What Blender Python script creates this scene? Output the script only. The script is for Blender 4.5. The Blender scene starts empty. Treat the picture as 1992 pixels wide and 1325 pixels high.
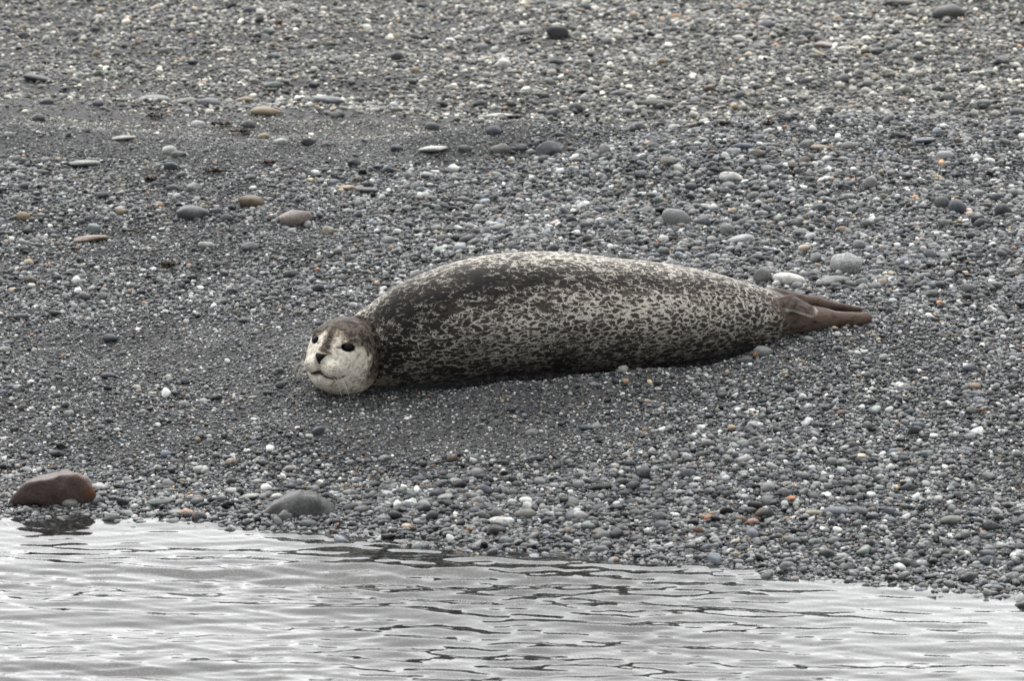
import bpy, math, random
import numpy as np
from mathutils import Vector, Matrix

random.seed(7)
rng = np.random.default_rng(11)
scene = bpy.context.scene
COL = scene.collection
R = math.radians

# ------------------------------------------------------------------ camera
ALPHA = R(12.0)                       # the camera looks 12 degrees down
PW, PH, SCALE, DIST = 1992.0, 1325.0, 716.0, 14.0      # photo size, px per metre at the seal, metres to the seal
FWD = np.array([0, math.cos(ALPHA), -math.sin(ALPHA)])
RGT = np.array([1.0, 0, 0])
UPV = np.array([0, math.sin(ALPHA), math.cos(ALPHA)])
FOCUS = np.array([0.0, 1.45, 0.30])
CAM = FOCUS - DIST * FWD
cam_d = bpy.data.cameras.new('camera')
cam_d.sensor_width = 36.0
cam_d.lens = 36.0 * DIST * SCALE / PW
cam_d.clip_start, cam_d.clip_end = 0.1, 1000
cam_d.dof.use_dof = True
cam_d.dof.focus_distance = DIST - 0.05
cam_d.dof.aperture_fstop = 7.5
cam = bpy.data.objects.new('camera', cam_d)
COL.objects.link(cam)
cam.location = CAM
cam.rotation_euler = (math.pi / 2 - ALPHA, 0, 0)
scene.camera = cam

# ------------------------------------------------------------------ sky, sun, exposure
SUN_EL, SUN_AZ = R(60), R(-8)        # high, beyond the beach: the light comes over the seal's back
world = bpy.data.worlds.new('World')
scene.world = world
world.use_nodes = True
wn = world.node_tree
wn.nodes.clear()
sky = wn.nodes.new('ShaderNodeTexSky')
sky.sky_type = 'NISHITA'
sky.sun_disc = False
sky.sun_elevation = SUN_EL
sky.sun_rotation = SUN_AZ
sky.dust_density = 2.0
sky.air_density = 1.0
hs = wn.nodes.new('ShaderNodeHueSaturation')
hs.inputs['Saturation'].default_value = 0.16      # an overcast sky has hardly any colour
bg = wn.nodes.new('ShaderNodeBackground')
bg.inputs['Strength'].default_value = 0.07
wo = wn.nodes.new('ShaderNodeOutputWorld')
wn.links.new(sky.outputs[0], hs.inputs['Color'])
wn.links.new(hs.outputs[0], bg.inputs['Color'])
wn.links.new(bg.outputs[0], wo.inputs['Surface'])
sun_d = bpy.data.lights.new('sun', 'SUN')
sun_d.energy = 1.5
sun_d.angle = R(112)                # the sun behind a full cover of cloud
sun_d.color = (1.0, 0.985, 0.965)
sun = bpy.data.objects.new('sun', sun_d)
COL.objects.link(sun)
sdir = Vector((math.sin(SUN_AZ) * math.cos(SUN_EL), math.cos(SUN_AZ) * math.cos(SUN_EL), math.sin(SUN_EL)))
sun.rotation_euler = sdir.to_track_quat('Z', 'Y').to_euler()
vs = scene.view_settings
vs.view_transform = 'Standard'
vs.look = 'None'
vs.gamma = 1.0
vs.use_curve_mapping = False
vs.exposure = 1.52

# ------------------------------------------------------------------ helpers
def smooth(a, b, x):
    t = np.clip((np.asarray(x, float) - a) / (b - a), 0, 1)
    return t * t * (3 - 2 * t)

def vnoise(x, y, seed=0):
    """smooth 2-d value noise in [-1, 1]"""
    x = np.asarray(x, float); y = np.asarray(y, float)
    xi = np.floor(x).astype(np.int64); yi = np.floor(y).astype(np.int64)
    fx = x - xi; fy = y - yi
    fx = fx * fx * (3 - 2 * fx); fy = fy * fy * (3 - 2 * fy)
    def h(i, j):
        n = (i * 374761393 + j * 668265263 + seed * 1442695041) & 0xffffffff
        n = ((n ^ (n >> 13)) * 1274126177) & 0xffffffff
        n = n ^ (n >> 16)
        return (n & 0xffff) / 32767.5 - 1
    return (h(xi, yi) * (1 - fx) + h(xi + 1, yi) * fx) * (1 - fy) + (h(xi, yi + 1) * (1 - fx) + h(xi + 1, yi + 1) * fx) * fy

def ray(u, v):
    d = FWD[None, :] + ((np.atleast_1d(u) - PW / 2) / SCALE / DIST)[:, None] * RGT + ((PH / 2 - np.atleast_1d(v)) / SCALE / DIST)[:, None] * UPV
    return d                                   # one metre of depth per unit

def at_depth_y(u, v, Y):
    """point on the pixel's ray at world depth Y"""
    d = ray(u, v)
    t = (np.atleast_1d(Y) - CAM[1]) / d[:, 1]
    return CAM + d * t[:, None]

def link_mesh(name, verts, faces, mat=None, parent=None, smooth_shade=True):
    me = bpy.data.meshes.new(name)
    if isinstance(verts, np.ndarray):
        verts = np.asarray(verts, np.float32)
        faces = np.asarray(faces, np.int32)
        n, k = faces.shape
        me.vertices.add(len(verts)); me.vertices.foreach_set('co', verts.ravel())
        me.loops.add(n * k); me.loops.foreach_set('vertex_index', faces.ravel())
        me.polygons.add(n)
        me.polygons.foreach_set('loop_start', np.arange(0, n * k, k, dtype=np.int32))
        me.polygons.foreach_set('loop_total', np.full(n, k, np.int32))
        me.update(calc_edges=True)
        me.validate()
    else:
        me.from_pydata(verts, [], faces)
    if smooth_shade:
        me.polygons.foreach_set('use_smooth', np.ones(len(me.polygons), bool))
    if mat: me.materials.append(mat)
    o = bpy.data.objects.new(name, me)
    COL.objects.link(o)
    if parent: o.parent = parent
    return o

def tag(o, label=None, cat=None, group=None, kind=None):
    if label: o['label'] = label
    if cat: o['category'] = cat
    if group: o['group'] = group
    if kind: o['kind'] = kind
    return o

def grid_faces(nx, ny):
    i, j = np.meshgrid(np.arange(nx - 1), np.arange(ny - 1), indexing='ij')
    a = i * ny + j
    return np.stack([a, a + ny, a + ny + 1, a + 1], -1).reshape(-1, 4)

def graded(a, b, step, lo, hi, grow=1.25):
    m = list(np.arange(a, b + step * .5, step))
    d, v, left = step, m[0], []
    while v > lo:
        d *= grow; v -= d; left.append(v)
    d, v, right = step, m[-1], []
    while v < hi:
        d *= grow; v += d; right.append(v)
    return np.array(left[::-1] + m + right)

class NT:
    """small node-tree helper"""
    def __init__(self, name):
        self.m = bpy.data.materials.new(name)
        self.m.use_nodes = True
        self.t = self.m.node_tree
        self.t.nodes.clear()
        self.out = self.t.nodes.new('ShaderNodeOutputMaterial')
    def n(self, kind, ins=None, **props):
        nd = self.t.nodes.new('ShaderNode' + kind)
        for k, v in props.items(): setattr(nd, k, v)
        for k, v in (ins or {}).items(): self.put(nd.inputs[k], v)
        return nd
    def put(self, sock, v):
        if isinstance(v, bpy.types.NodeSocket): self.t.links.new(v, sock)
        elif isinstance(v, bpy.types.Node): self.t.links.new(v.outputs[0], sock)
        else:
            if sock.type == 'RGBA' and len(v) == 3: v = (*v, 1)
            sock.default_value = v
    def math(self, op, a, b=0.0, c=0.0, clamp=False):
        nd = self.t.nodes.new('ShaderNodeMath'); nd.operation = op; nd.use_clamp = clamp
        for s, v in zip(nd.inputs, (a, b, c)): self.put(s, v)
        return nd.outputs[0]
    def mix(self, f, a, b, blend='MIX'):
        nd = self.t.nodes.new('ShaderNodeMix'); nd.data_type = 'RGBA'; nd.blend_type = blend
        self.put(nd.inputs[0], f); self.put(nd.inputs[6], a); self.put(nd.inputs[7], b)
        return nd.outputs[2]
    def rng(self, v, a, b, c=0.0, d=1.0, smooth=False):
        nd = self.t.nodes.new('ShaderNodeMapRange')
        if smooth: nd.interpolation_type = 'SMOOTHSTEP'
        for s, x in zip(nd.inputs, (v, a, b, c, d)): self.put(s, x)
        return nd.outputs[0]
    def attr(self, name, typ='GEOMETRY', out=0):
        nd = self.t.nodes.new('ShaderNodeAttribute'); nd.attribute_name = name; nd.attribute_type = typ
        return nd.outputs[out]
    def done(self, shader):
        self.t.links.new(shader.outputs[0] if isinstance(shader, bpy.types.Node) else shader, self.out.inputs['Surface'])
        return self.m

# ------------------------------------------------------------------ terrain
_su = np.array([-900, 0, 300, 600, 900, 1200, 1400, 1700, 1992, 2900.])
_sv = np.array([985, 1000, 1006, 1022, 1052, 1080, 1100, 1126, 1146, 1190.])
_d = ray(_su, _sv); _t = -CAM[2] / _d[:, 2]
_shp = CAM + _d * _t[:, None]
def shore(x):
    x = np.asarray(x, float)
    return np.interp(x, _shp[:, 0], _shp[:, 1]) + .035 * vnoise(x * 2.3, x * 0 + 3.1, 5) + .02 * vnoise(x * 6.0, x * 0 + 1.7, 6)

_cu = np.array([-900, 0, 650, 900, 1250, 1600, 1992, 2900.])
_cv = np.array([245, 250, 268, 262, 243, 240, 238, 236.])
_t = np.full(len(_cu), 12.0); _d = ray(_cu, _cv)
for _ in range(60):
    _p = CAM + _d * _t[:, None]
    _t = _t + 1.6 * (_p[:, 2] - .14 * (_p[:, 1] - np.interp(_p[:, 0], _shp[:, 0], _shp[:, 1])))
_crp = CAM + _d * _t[:, None]
print('crest', np.round(_crp[:, :2], 2).tolist())
def crest(x):
    x = np.asarray(x, float)
    return np.interp(x, _crp[:, 0], _crp[:, 1]) + .05 * vnoise(x * 1.7, x * 0, 9)
def base_h(x, y):
    x = np.asarray(x, float); y = np.asarray(y, float)
    s = y - shore(np.clip(x, -4, 4))
    up = np.where(s < 0, .15 * s, .14 * s)
    up = np.maximum(up, -1.6)
    # the storm crest: steeper and higher on the right, almost gone on the left
    yc = crest(x)
    right = smooth(-1.0, .6, x)
    hc = .14 * (yc - shore(np.clip(x, -4, 4)))
    behind = hc - (.012 + .075 * right) * smooth(0, .32, y - yc) + .012 * np.clip(y - yc, 0, 60)
    w = smooth(-.12, .12, y - yc)
    z = up * (1 - w) + behind * w
    near = smooth(60, 10, np.abs(x)) * smooth(60, 12, np.abs(y))
    wet = smooth(-.2, .5, s)
    z = z + near * wet * (.020 * vnoise(x * 1.9 + 3, y * 2.3, 1) + .011 * vnoise(x * 4.7, y * 5.1, 2) + .005 * vnoise(x * 11, y * 12, 3))
    return z + near * (1 - wet) * .006 * vnoise(x * 9, y * 9, 4)

# ---- the seal's axis, from its outline in the photograph
#      px     top  bottom
ST = np.array([
    [ 690,   612, 752], [ 720,   590, 757], [ 760,   561, 757], [ 800,   540, 753], [ 850,   519, 747],
    [ 900,   505, 741], [ 950,   495, 735], [1000,   490, 731], [1050,   488, 728], [1100,   490, 727],
    [1150,   495, 726], [1200,   501, 724], [1250,   506, 720], [1300,   513, 713], [1350,   522, 704],
    [1400,   533, 694], [1440,   545, 685], [1480,   558, 676], [1520,   573, 664], [1560,   590, 652],
    [1600,   602, 640]], float)
def ray_hit(u, v, hfun):
    d = ray(u, v)
    t = np.full(len(d), 12.0)
    for _ in range(60):
        p = CAM + d * t[:, None]
        gap = p[:, 2] - hfun(p[:, 0], p[:, 1])
        t = t + gap * 1.6
    return CAM + d * t[:, None]
_g = ray_hit(ST[:, 0], ST[:, 2], base_h)
_half = (ST[:, 2] - ST[:, 1]) / 2 / SCALE
_k = np.polyfit(_g[:, 0], _g[:, 1] + .45 * _half, 1)
axis_y = lambda x: np.polyval(_k, x)
_mid = (ST[:, 1] + ST[:, 2]) / 2
_P = None
_yy = axis_y((ST[:, 0] - PW / 2) / SCALE)
for _ in range(4):
    _P = at_depth_y(ST[:, 0], _mid, _yy)
    _yy = axis_y(_P[:, 0])
AX, AY, AZ = _P.T
AB = _half * (1 + (AY - 1.45) / DIST) * .995       # half height
AA = AB * np.interp(ST[:, 0], [690, 740, 820, 1100, 1400, 1600], [.74, .80, 1.0, 1.08, 1.05, .9])   # half width
print('corr', np.round((AZ - AB + .018) - base_h(AX, AY), 3).tolist())
print('seal axis', np.round(AX[[0, 10, 20]], 3), np.round(AY[[0, 10, 20]], 3), np.round((AZ - AB)[[0, 10, 20]], 3), np.round(base_h(AX, AY)[[0, 10, 20]], 3))

# the ground under the seal is pressed to the seal's belly
_corr = (AZ - AB + .018) - base_h(AX, AY)
# the head's shallow rest
def height(x, y):
    x = np.asarray(x, float); y = np.asarray(y, float)
    z = base_h(x, y)
    c = np.interp(x, AX, _corr)
    dy = y - axis_y(np.clip(x, AX[0] - .1, AX[-1] + .1))
    dx = np.maximum(np.maximum(AX[0] - x, x - AX[-1]), 0)
    w = np.exp(-(dy / np.where(dy < 0, .34, .34)) ** 2 - (dx / .22) ** 2)
    a = np.interp(x, AX, AA)
    hollow = .060 * np.exp(-((dy + a * .50) / .042) ** 2) * smooth(AX[3], AX[7], x) * smooth(AX[-4], AX[-8], x)
    lip = .042 * np.exp(-((dy + a * 1.0 + .05) / .085) ** 2) * smooth(AX[2], AX[7], x) * smooth(AX[-6], AX[-9], x)
    return z + c * w - hollow + lip

def hit(u, v):
    return ray_hit(np.atleast_1d(np.asarray(u, float)), np.atleast_1d(np.asarray(v, float)), height)

# ------------------------------------------------------------------ materials
def mat_beach():
    m = NT('beach_gravel_and_sand')
    co = m.n('TexCoord').outputs['Object']
    v1 = m.n('TexVoronoi', {'Vector': co, 'Scale': 210.0})
    v2 = m.n('TexVoronoi', {'Vector': co, 'Scale': 95.0})
    big = m.n('TexNoise', {'Vector': co, 'Scale': 2.6, 'Detail': 4.0})
    sep = m.n('SeparateColor', {'Color': v1.outputs['Color']})
    ramp = m.n('ValToRGB', {'Fac': sep.outputs[0]})
    e = ramp.color_ramp.elements
    e[0].position, e[0].color = 0.0, (.010, .010, .011, 1)
    e[1].position, e[1].color = 1.0, (.20, .20, .195, 1)
    for p, c in ((.45, .028), (.75, .055), (.92, .10)):
        q = ramp.color_ramp.elements.new(p); q.color = (c, c, c * .99, 1)
    sep2 = m.n('SeparateColor', {'Color': v2.outputs['Color']})
    col = m.mix(m.rng(sep2.outputs[1], .8, .82), ramp.outputs[0], m.mix(sep2.outputs[0], (.03, .031, .034), (.16, .16, .155)))
    col = m.mix(m.rng(big.outputs[0], .35, .65, .0, .5), col, (.022, .022, .023))
    ht = m.math('ADD', m.math('MULTIPLY', v1.outputs['Distance'], -1.0), m.math('MULTIPLY', v2.outputs['Distance'], -1.2))
    bump = m.n('Bump', {'Strength': .9, 'Distance': .004, 'Height': ht})
    return m.done(m.n('BsdfPrincipled', {'Base Color': col, 'Roughness': .75, 'Normal': bump}))

def mat_pebble(instanced):
    m = NT('pebble_stone' if instanced else 'stone_surface')
    typ = 'INSTANCER' if instanced else 'OBJECT'
    tint = m.attr('tint', typ)
    wet = m.attr('wet', typ, 2)
    seed = m.attr('seed', typ, 2)
    co = m.n('TexCoord').outputs['Object']
    off = m.n('CombineXYZ', {0: seed, 1: m.math('MULTIPLY', seed, 1.7), 2: seed})
    vec = m.n('VectorMath', {0: co, 1: off}, operation='ADD')
    if instanced:
        n1 = m.n('TexNoise', {'Vector': vec, 'Scale': 2.2, 'Detail': 3.0})
        col = m.mix(1.0, tint, m.n('CombineColor', {0: m.rng(n1.outputs[0], .25, .75, .72, 1.28), 1: m.rng(n1.outputs[0], .25, .75, .72, 1.28), 2: m.rng(n1.outputs[0], .25, .75, .74, 1.26)}), 'MULTIPLY')
        nrm = None
    else:
        n1 = m.n('TexNoise', {'Vector': vec, 'Scale': 38.0, 'Detail': 5.0, 'Roughness': .65})
        n2 = m.n('TexNoise', {'Vector': vec, 'Scale': 420.0, 'Detail': 3.0, 'Roughness': .7})
        speck = m.attr('speck', typ, 2)
        f = m.math('ADD', m.rng(n1.outputs[0], .25, .75, .70, 1.30), m.math('MULTIPLY', m.rng(n2.outputs[0], .3, .7, -1, 1), speck))
        n3 = m.n('TexNoise', {'Vector': vec, 'Scale': 140.0, 'Detail': 6.0, 'Roughness': .75})
        f = m.math('ADD', f, m.rng(n3.outputs[0], .3, .7, -.38, .38))
        col = m.mix(1.0, tint, m.n('CombineColor', {0: f, 1: f, 2: f}), 'MULTIPLY')
        # rusty lower stain on the boulder only
        rust = m.attr('rust', typ, 2)
        z = m.n('SeparateXYZ', {0: m.n('TexCoord').outputs['Generated']})
        stain = m.math('MULTIPLY', rust, m.math('MULTIPLY', m.rng(z.outputs[0], .72, .98), m.rng(n1.outputs[0], .35, .6)))
        col = m.mix(stain, col, (.17, .07, .022))
        nrm = m.n('Bump', {'Strength': .8, 'Distance': .006, 'Height': m.math('ADD', n1.outputs[0], m.math('ADD', m.math('MULTIPLY', n2.outputs[0], .2), m.math('MULTIPLY', n3.outputs[0], .5)))})
    if instanced: col = m.mix(1.0, col, (.84, .84, .84), 'MULTIPLY')
    col = m.mix(wet, col, m.mix(1.0, col, (.5, .5, .52), 'MULTIPLY'))
    ins = {'Base Color': col, 'Roughness': m.rng(wet, 0, 1, .44, .15), 'Specular IOR Level': m.rng(wet, 0, 1, .32, .5)}
    if nrm: ins['Normal'] = nrm
    return m.done(m.n('BsdfPrincipled', ins))

def mat_water():
    m = NT('rippled_water')
    co = m.n('TexCoord').outputs['Object']
    st = m.n('Mapping', {'Vector': co, 'Scale': (.45, 1, 1)})
    nz = m.n('TexNoise', {'Vector': st, 'Scale': 55.0, 'Detail': 2.0})
    bump = m.n('Bump', {'Strength': .12, 'Distance': .002, 'Height': nz.outputs[0]})
    fr = m.n('Fresnel', {'IOR': 1.333, 'Normal': bump})
    gl = m.n('BsdfGlossy', {'Color': (1, 1, 1), 'Roughness': .02, 'Normal': bump})
    tr = m.n('BsdfTransparent', {'Color': (.62, .64, .63)})
    df = m.n('BsdfDiffuse', {'Color': (.045, .047, .045)})
    body = m.n('MixShader', {0: .30, 1: tr.outputs[0], 2: df.outputs[0]})
    return m.done(m.n('MixShader', {0: fr.outputs[0], 1: body.outputs[0], 2: gl.outputs[0]}))

MAT_BEACH, MAT_GRAVEL, MAT_STONE, MAT_WATER = mat_beach(), mat_pebble(True), mat_pebble(False), mat_water()

# ------------------------------------------------------------------ beach and water
gx = graded(-2.8, 2.8, .022, -220, 220); gy = graded(-1.3, 8.2, .022, -40, 260)
X, Y = np.meshgrid(gx, gy, indexing='ij')
beach = link_mesh('beach', np.stack([X, Y, height(X, Y)], -1).reshape(-1, 3), grid_faces(len(gx), len(gy)), MAT_BEACH)
tag(beach, 'dark grey sand and fine gravel beach sloping down to the water', 'beach', kind='structure')

def wave(x, y):
    r = np.random.default_rng(4)
    z = np.zeros_like(x)
    calm = .50 + .50 * smooth(.05, -.75, y - shore(np.clip(x, -4, 4)))
    patch = .72 + .45 * vnoise(x * .9, y * 2.2, 21)
    for lam, slope, n, spread in ((.42, .030, 6, .10), (.19, .056, 10, .16), (.088, .092, 16, .26), (.043, .088, 16, .40)):
        for _ in range(n):
            l = lam * r.uniform(.75, 1.3); a = r.normal(0, spread) + .07; k = 2 * math.pi / l
            ph = r.uniform(0, 6.28)
            amp = slope / k * r.uniform(.6, 1.3) * math.sqrt(2 / n) * 1.4
            env = 1 + .6 * vnoise(x * r.uniform(.5, 1.6) + ph, y * r.uniform(1.0, 2.4) + ph, 31)
            q = k * (x * math.sin(a) + y * math.cos(a)) + ph + 1.1 * vnoise(x * 1.3 + ph * 3, y * 1.6, 41)
            z += amp * env * np.sin(q)
    fade = smooth(8, 2.8, np.abs(x)) * smooth(-9, -2.2, y)
    return z * calm * patch * (.05 + .95 * fade)
wx = graded(-2.6, 2.6, .013, -220, 220); wy = graded(-2.3, .75, .006, -260, 1.2)
wx = wx[(wx > -230)]; wy = wy[wy < 1.6]
X, Y = np.meshgrid(wx, wy, indexing='ij')
water = link_mesh('sea_water', np.stack([X, Y, wave(X, Y)], -1).reshape(-1, 3), grid_faces(len(wx), len(wy)), MAT_WATER)
tag(water, 'rippled grey water reflecting the overcast sky', 'water', kind='structure')

# ------------------------------------------------------------------ the seal: one implicit body, meshed by surface nets
PSI, RHO = R(26), R(12)
F0, U0 = -FWD, UPV
hf = math.cos(PSI) * F0 - math.sin(PSI) * RGT
hr_ = math.cos(PSI) * RGT + math.sin(PSI) * F0
hu = math.cos(RHO) * U0 + math.sin(RHO) * hr_
hr = math.cos(RHO) * hr_ - math.sin(RHO) * U0
HC = at_depth_y(np.array([668.]), np.array([690.]), np.array([AY[0] - .070]))[0]
def head_pt(r, f, u): return HC + r * hr + f * hf + u * hu

def smin(a, b, k):
    h = np.clip(.5 + .5 * (b - a) / k, 0, 1)
    return b + (a - b) * h - k * h * (1 - h)
def smax(a, b, k): return -smin(-a, -b, k)
def ell(p, c, rad, axes=None):
    d = [p[i] - c[i] for i in range(3)]
    if axes is not None: d = [d[0] * a[0] + d[1] * a[1] + d[2] * a[2] for a in axes]
    k0 = np.sqrt(sum((d[i] / rad[i]) ** 2 for i in range(3)))
    k1 = np.sqrt(sum((d[i] / rad[i] ** 2) ** 2 for i in range(3))) + 1e-9
    return k0 * (k0 - 1) / k1
def cone(p, a, b, ra, rb, flat=None):
    """tapered capsule; flat = (axis, factor) squeezes it along one axis"""
    a = np.asarray(a, float); b = np.asarray(b, float); ab = b - a
    q = [p[i] - a[i] for i in range(3)]
    t = np.clip(sum(q[i] * ab[i] for i in range(3)) / (ab @ ab), 0, 1)
    d = [q[i] - t * ab[i] for i in range(3)]
    rr = ra + (rb - ra) * t
    if flat is not None:
        ax, fac = flat
        k = sum(d[i] * ax[i] for i in range(3))
        d = [d[i] + ax[i] * k * (1 / fac - 1) for i in range(3)]
        return (np.sqrt(d[0] ** 2 + d[1] ** 2 + d[2] ** 2) - rr) * .8
    return np.sqrt(d[0] ** 2 + d[1] ** 2 + d[2] ** 2) - rr

EYES = [(.0515, .083, .031), (-.0515, .083, .031)]
MOUTH_RU = [(-.059, -.0475), (-.051, -.0540), (-.039, -.0590), (-.024, -.0585), (-.010, -.0525), (0, -.0490), (.010, -.0525), (.024, -.0585), (.039, -.0590), (.051, -.0540), (.059, -.0475)]
MOUTH = None

def cubic(xs, ys):
    """natural smooth interpolation by a Catmull-Rom table"""
    xs = np.asarray(xs); ys = np.asarray(ys)
    m = np.gradient(ys, xs)
    def f(x):
        x = np.clip(x, xs[0], xs[-1])
        i = np.clip(np.searchsorted(xs, x) - 1, 0, len(xs) - 2)
        h = xs[i + 1] - xs[i]; t = (x - xs[i]) / h
        return (2 * t ** 3 - 3 * t ** 2 + 1) * ys[i] + (t ** 3 - 2 * t ** 2 + t) * h * m[i] + (-2 * t ** 3 + 3 * t ** 2) * ys[i + 1] + (t ** 3 - t ** 2) * h * m[i + 1]
    return f
# rounded off ends
sx = np.concatenate([[AX[0] - .075, AX[0] - .055], AX, [AX[-1] + .03, AX[-1] + .05]])
fa = cubic(sx, np.concatenate([[.012, .055], AA, [.018, .005]]))
fb = cubic(sx, np.concatenate([[.012, .055], AB, [.018, .005]]))
fz = cubic(sx, np.concatenate([[AZ[0] - .006, AZ[0] - .005], AZ, [AZ[-1], AZ[-1]]]))

def pix(u, v, Y): return at_depth_y(np.array([u], float), np.array([v], float), np.array([Y], float))[0]
YT = float(axis_y(.8))
FL = dict(
    low_a=pix(1490, 630, YT - .005), low_m=pix(1600, 624, YT - .02), low_b=pix(1686, 619, YT - .015),
    up_a=pix(1500, 578, YT + .04), up_m=pix(1590, 591, YT + .055), up_b=pix(1672, 603, YT + .05),
    tail_a=pix(1535, 588, YT - .04), tail_b=pix(1580, 608, YT - .085))

def body_field(P):
    x, y, z = P
    x1 = x[:, 0, 0] if x.ndim == 3 else x
    sh = (-1, 1, 1) if x.ndim == 3 else (-1,)
    a = fa(x1).reshape(sh).astype(np.float32); b = fb(x1).reshape(sh).astype(np.float32)
    zc = fz(x1).reshape(sh).astype(np.float32); yc = axis_y(x1).reshape(sh).astype(np.float32)
    ny, nz = (y - yc) / a, (z - zc) / b
    # belly a bit flattened, flank full
    ny = ny * (1 + .50 * np.clip(-nz, 0, 1.2) ** 1.5)
    k = np.sqrt(ny ** 2 + nz ** 2 + 1e-6)
    f = (k - 1) * np.minimum(a, b)
    f = f + .003 * np.sin(x * 23 + 1) * np.exp(-((z - zc) / b - .2) ** 2 * 3)
    # beyond the ends
    f = np.maximum(f, np.maximum(sx[0] - x, x - sx[-1]))
    flat = np.array([.12, .80, -.59]); flat /= np.linalg.norm(flat)
    low = smin(cone(P, FL['low_a'], FL['low_m'], .055, .0275), cone(P, FL['low_m'], FL['low_b'], .0275, .0165), .02)
    f = smin(f, low, .03)
    up = smin(cone(P, FL['up_a'], FL['up_m'], .030, .0170), cone(P, FL['up_m'], FL['up_b'], .0170, .0095), .02)
    f = smin(f, up, .010)
    # groove between the two flippers
    tl = cone(P, FL['tail_a'], FL['tail_b'], .0250, .0185, (np.array([0, -.80, .60]), .42))
    f = smin(f, tl, .006)
    return f

def head_base(L):
    r, f, u = L
    d = ell(L, (0, -.010, .004), (.099, .115, .100))
    d = smin(d, ell(L, (0, 0.0, -.047), (.084, .090, .060)), .04)              # throat and cheeks
    d = smin(d, ell(L, (0, .064, -.022), (.060, .054, .044)), .03)             # muzzle root
    d = smin(d, ell(L, (0, .058, -.068), (.046, .058, .029)), .020)            # lower jaw
    d = smin(d, cone(L, (0, .06, .022), (0, .120, -.006), .032, .016), .025)   # bridge of the nose
    ar = np.abs(r)
    d = smin(d, ell((ar, f, u), (.0272, .1058, -.0335), (.0280, .0302, .0250)), .009)   # whisker pads
    d = smin(d, ell(L, (0, .126, -.010), (.0165, .014, .013)), .008)           # nose pad
    d = smin(d, ell((ar, f, u), (.048, .060, .050), (.022, .016, .009)), .02)  # brow
    return d

def on_face(r, u):
    """forward coordinate of the face surface at (r, u)"""
    f = np.linspace(.16, 0, 400)
    d = head_base((np.full(400, float(r)), f, np.full(400, float(u))))
    i = np.argmax(d < 0)
    return float(f[i])
MOUTH = [(r, on_face(r, u) - .001, u) for r, u in MOUTH_RU]
NOSTRIL = [(r, on_face(r, u), u) for r, u in ((.0115, -.003), (.0035, -.019))]
PHIL = [(0, on_face(0, u), u) for u in (-.021, -.047)]
EAR = [(.0895, .034, .034), (.0915, .031, .017)]

def head_field(L):
    r, f, u = L
    d = head_base(L)
    ar = np.abs(r)
    e = EYES[0]
    d = smax(d, -ell((ar, f, u), (e[0] + .002, e[1] + .004, e[2]), (.0165, .0150, .0105)), .005)     # eye openings
    mm = None
    for i, (p, q) in enumerate(zip(MOUTH[:-1], MOUTH[1:])):
        ra, rb = [.0022 + .0030 * (1 - abs(k - 5) / 5) for k in (i, i + 1)]
        c = cone(L, p, q, ra, rb)
        mm = c if mm is None else np.minimum(mm, c)
    d = smax(d, -mm, .005)
    d = smax(d, -cone(L, PHIL[0], PHIL[1], .0028, .0034), .005)
    d = smax(d, -cone((ar, f, u), NOSTRIL[0], NOSTRIL[1], .0026, .0018), .002)
    d = smax(d, -cone((ar, f, u), EAR[0], EAR[1], .0034, .0022), .003)
    return d

def to_head(P):
    d = [P[i] - HC[i] for i in range(3)]
    return tuple(sum(d[i] * ax[i] for i in range(3)) for ax in (hr, hf, hu))

def seal_field(P):
    f = body_field(P)
    L = to_head(P)
    return smin(f, head_field(L), .009)

def axis_grid(lo, hi, flo, fhi, fine, coarse):
    g = list(np.arange(flo, fhi, fine))
    d = fine
    v = g[-1]
    while v < hi:
        d = min(d * 1.12, coarse); v += d; g.append(v)
    d, v, pre = fine, g[0], []
    while v > lo:
        d = min(d * 1.12, coarse); v -= d; pre.append(v)
    return np.array(pre[::-1] + g)
GX = axis_grid(HC[0] - .135, FL['low_b'][0] + .05, HC[0] - .135, HC[0] + .10, .0022, .0075)
GY = axis_grid(HC[1] - .16, axis_y(AX[-1]) + .2, HC[1] - .16, HC[1] + .03, .0022, .0075)
GZ = axis_grid(HC[2] - .14, (AZ + AB).max() + .03, HC[2] - .125, HC[2] + .115, .0022, .0075)
Pg = np.meshgrid(GX.astype(np.float32), GY.astype(np.float32), GZ.astype(np.float32), indexing='ij')
FV = body_field(Pg)
ih = np.searchsorted(GX, HC[0] + .22); jh = np.searchsorted(GY, HC[1] + .20)
sub = tuple(p[:ih, :jh] for p in Pg)
hf_ = head_field(to_head(sub)); bf_ = FV[:ih, :jh].copy()
FV[:ih, :jh] = smin(bf_, hf_, .007) + .0055 * np.exp(-((bf_ - hf_) / .010) ** 2) * np.exp(-np.clip(np.abs(bf_ + hf_), 0, 1) / .03)

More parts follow.
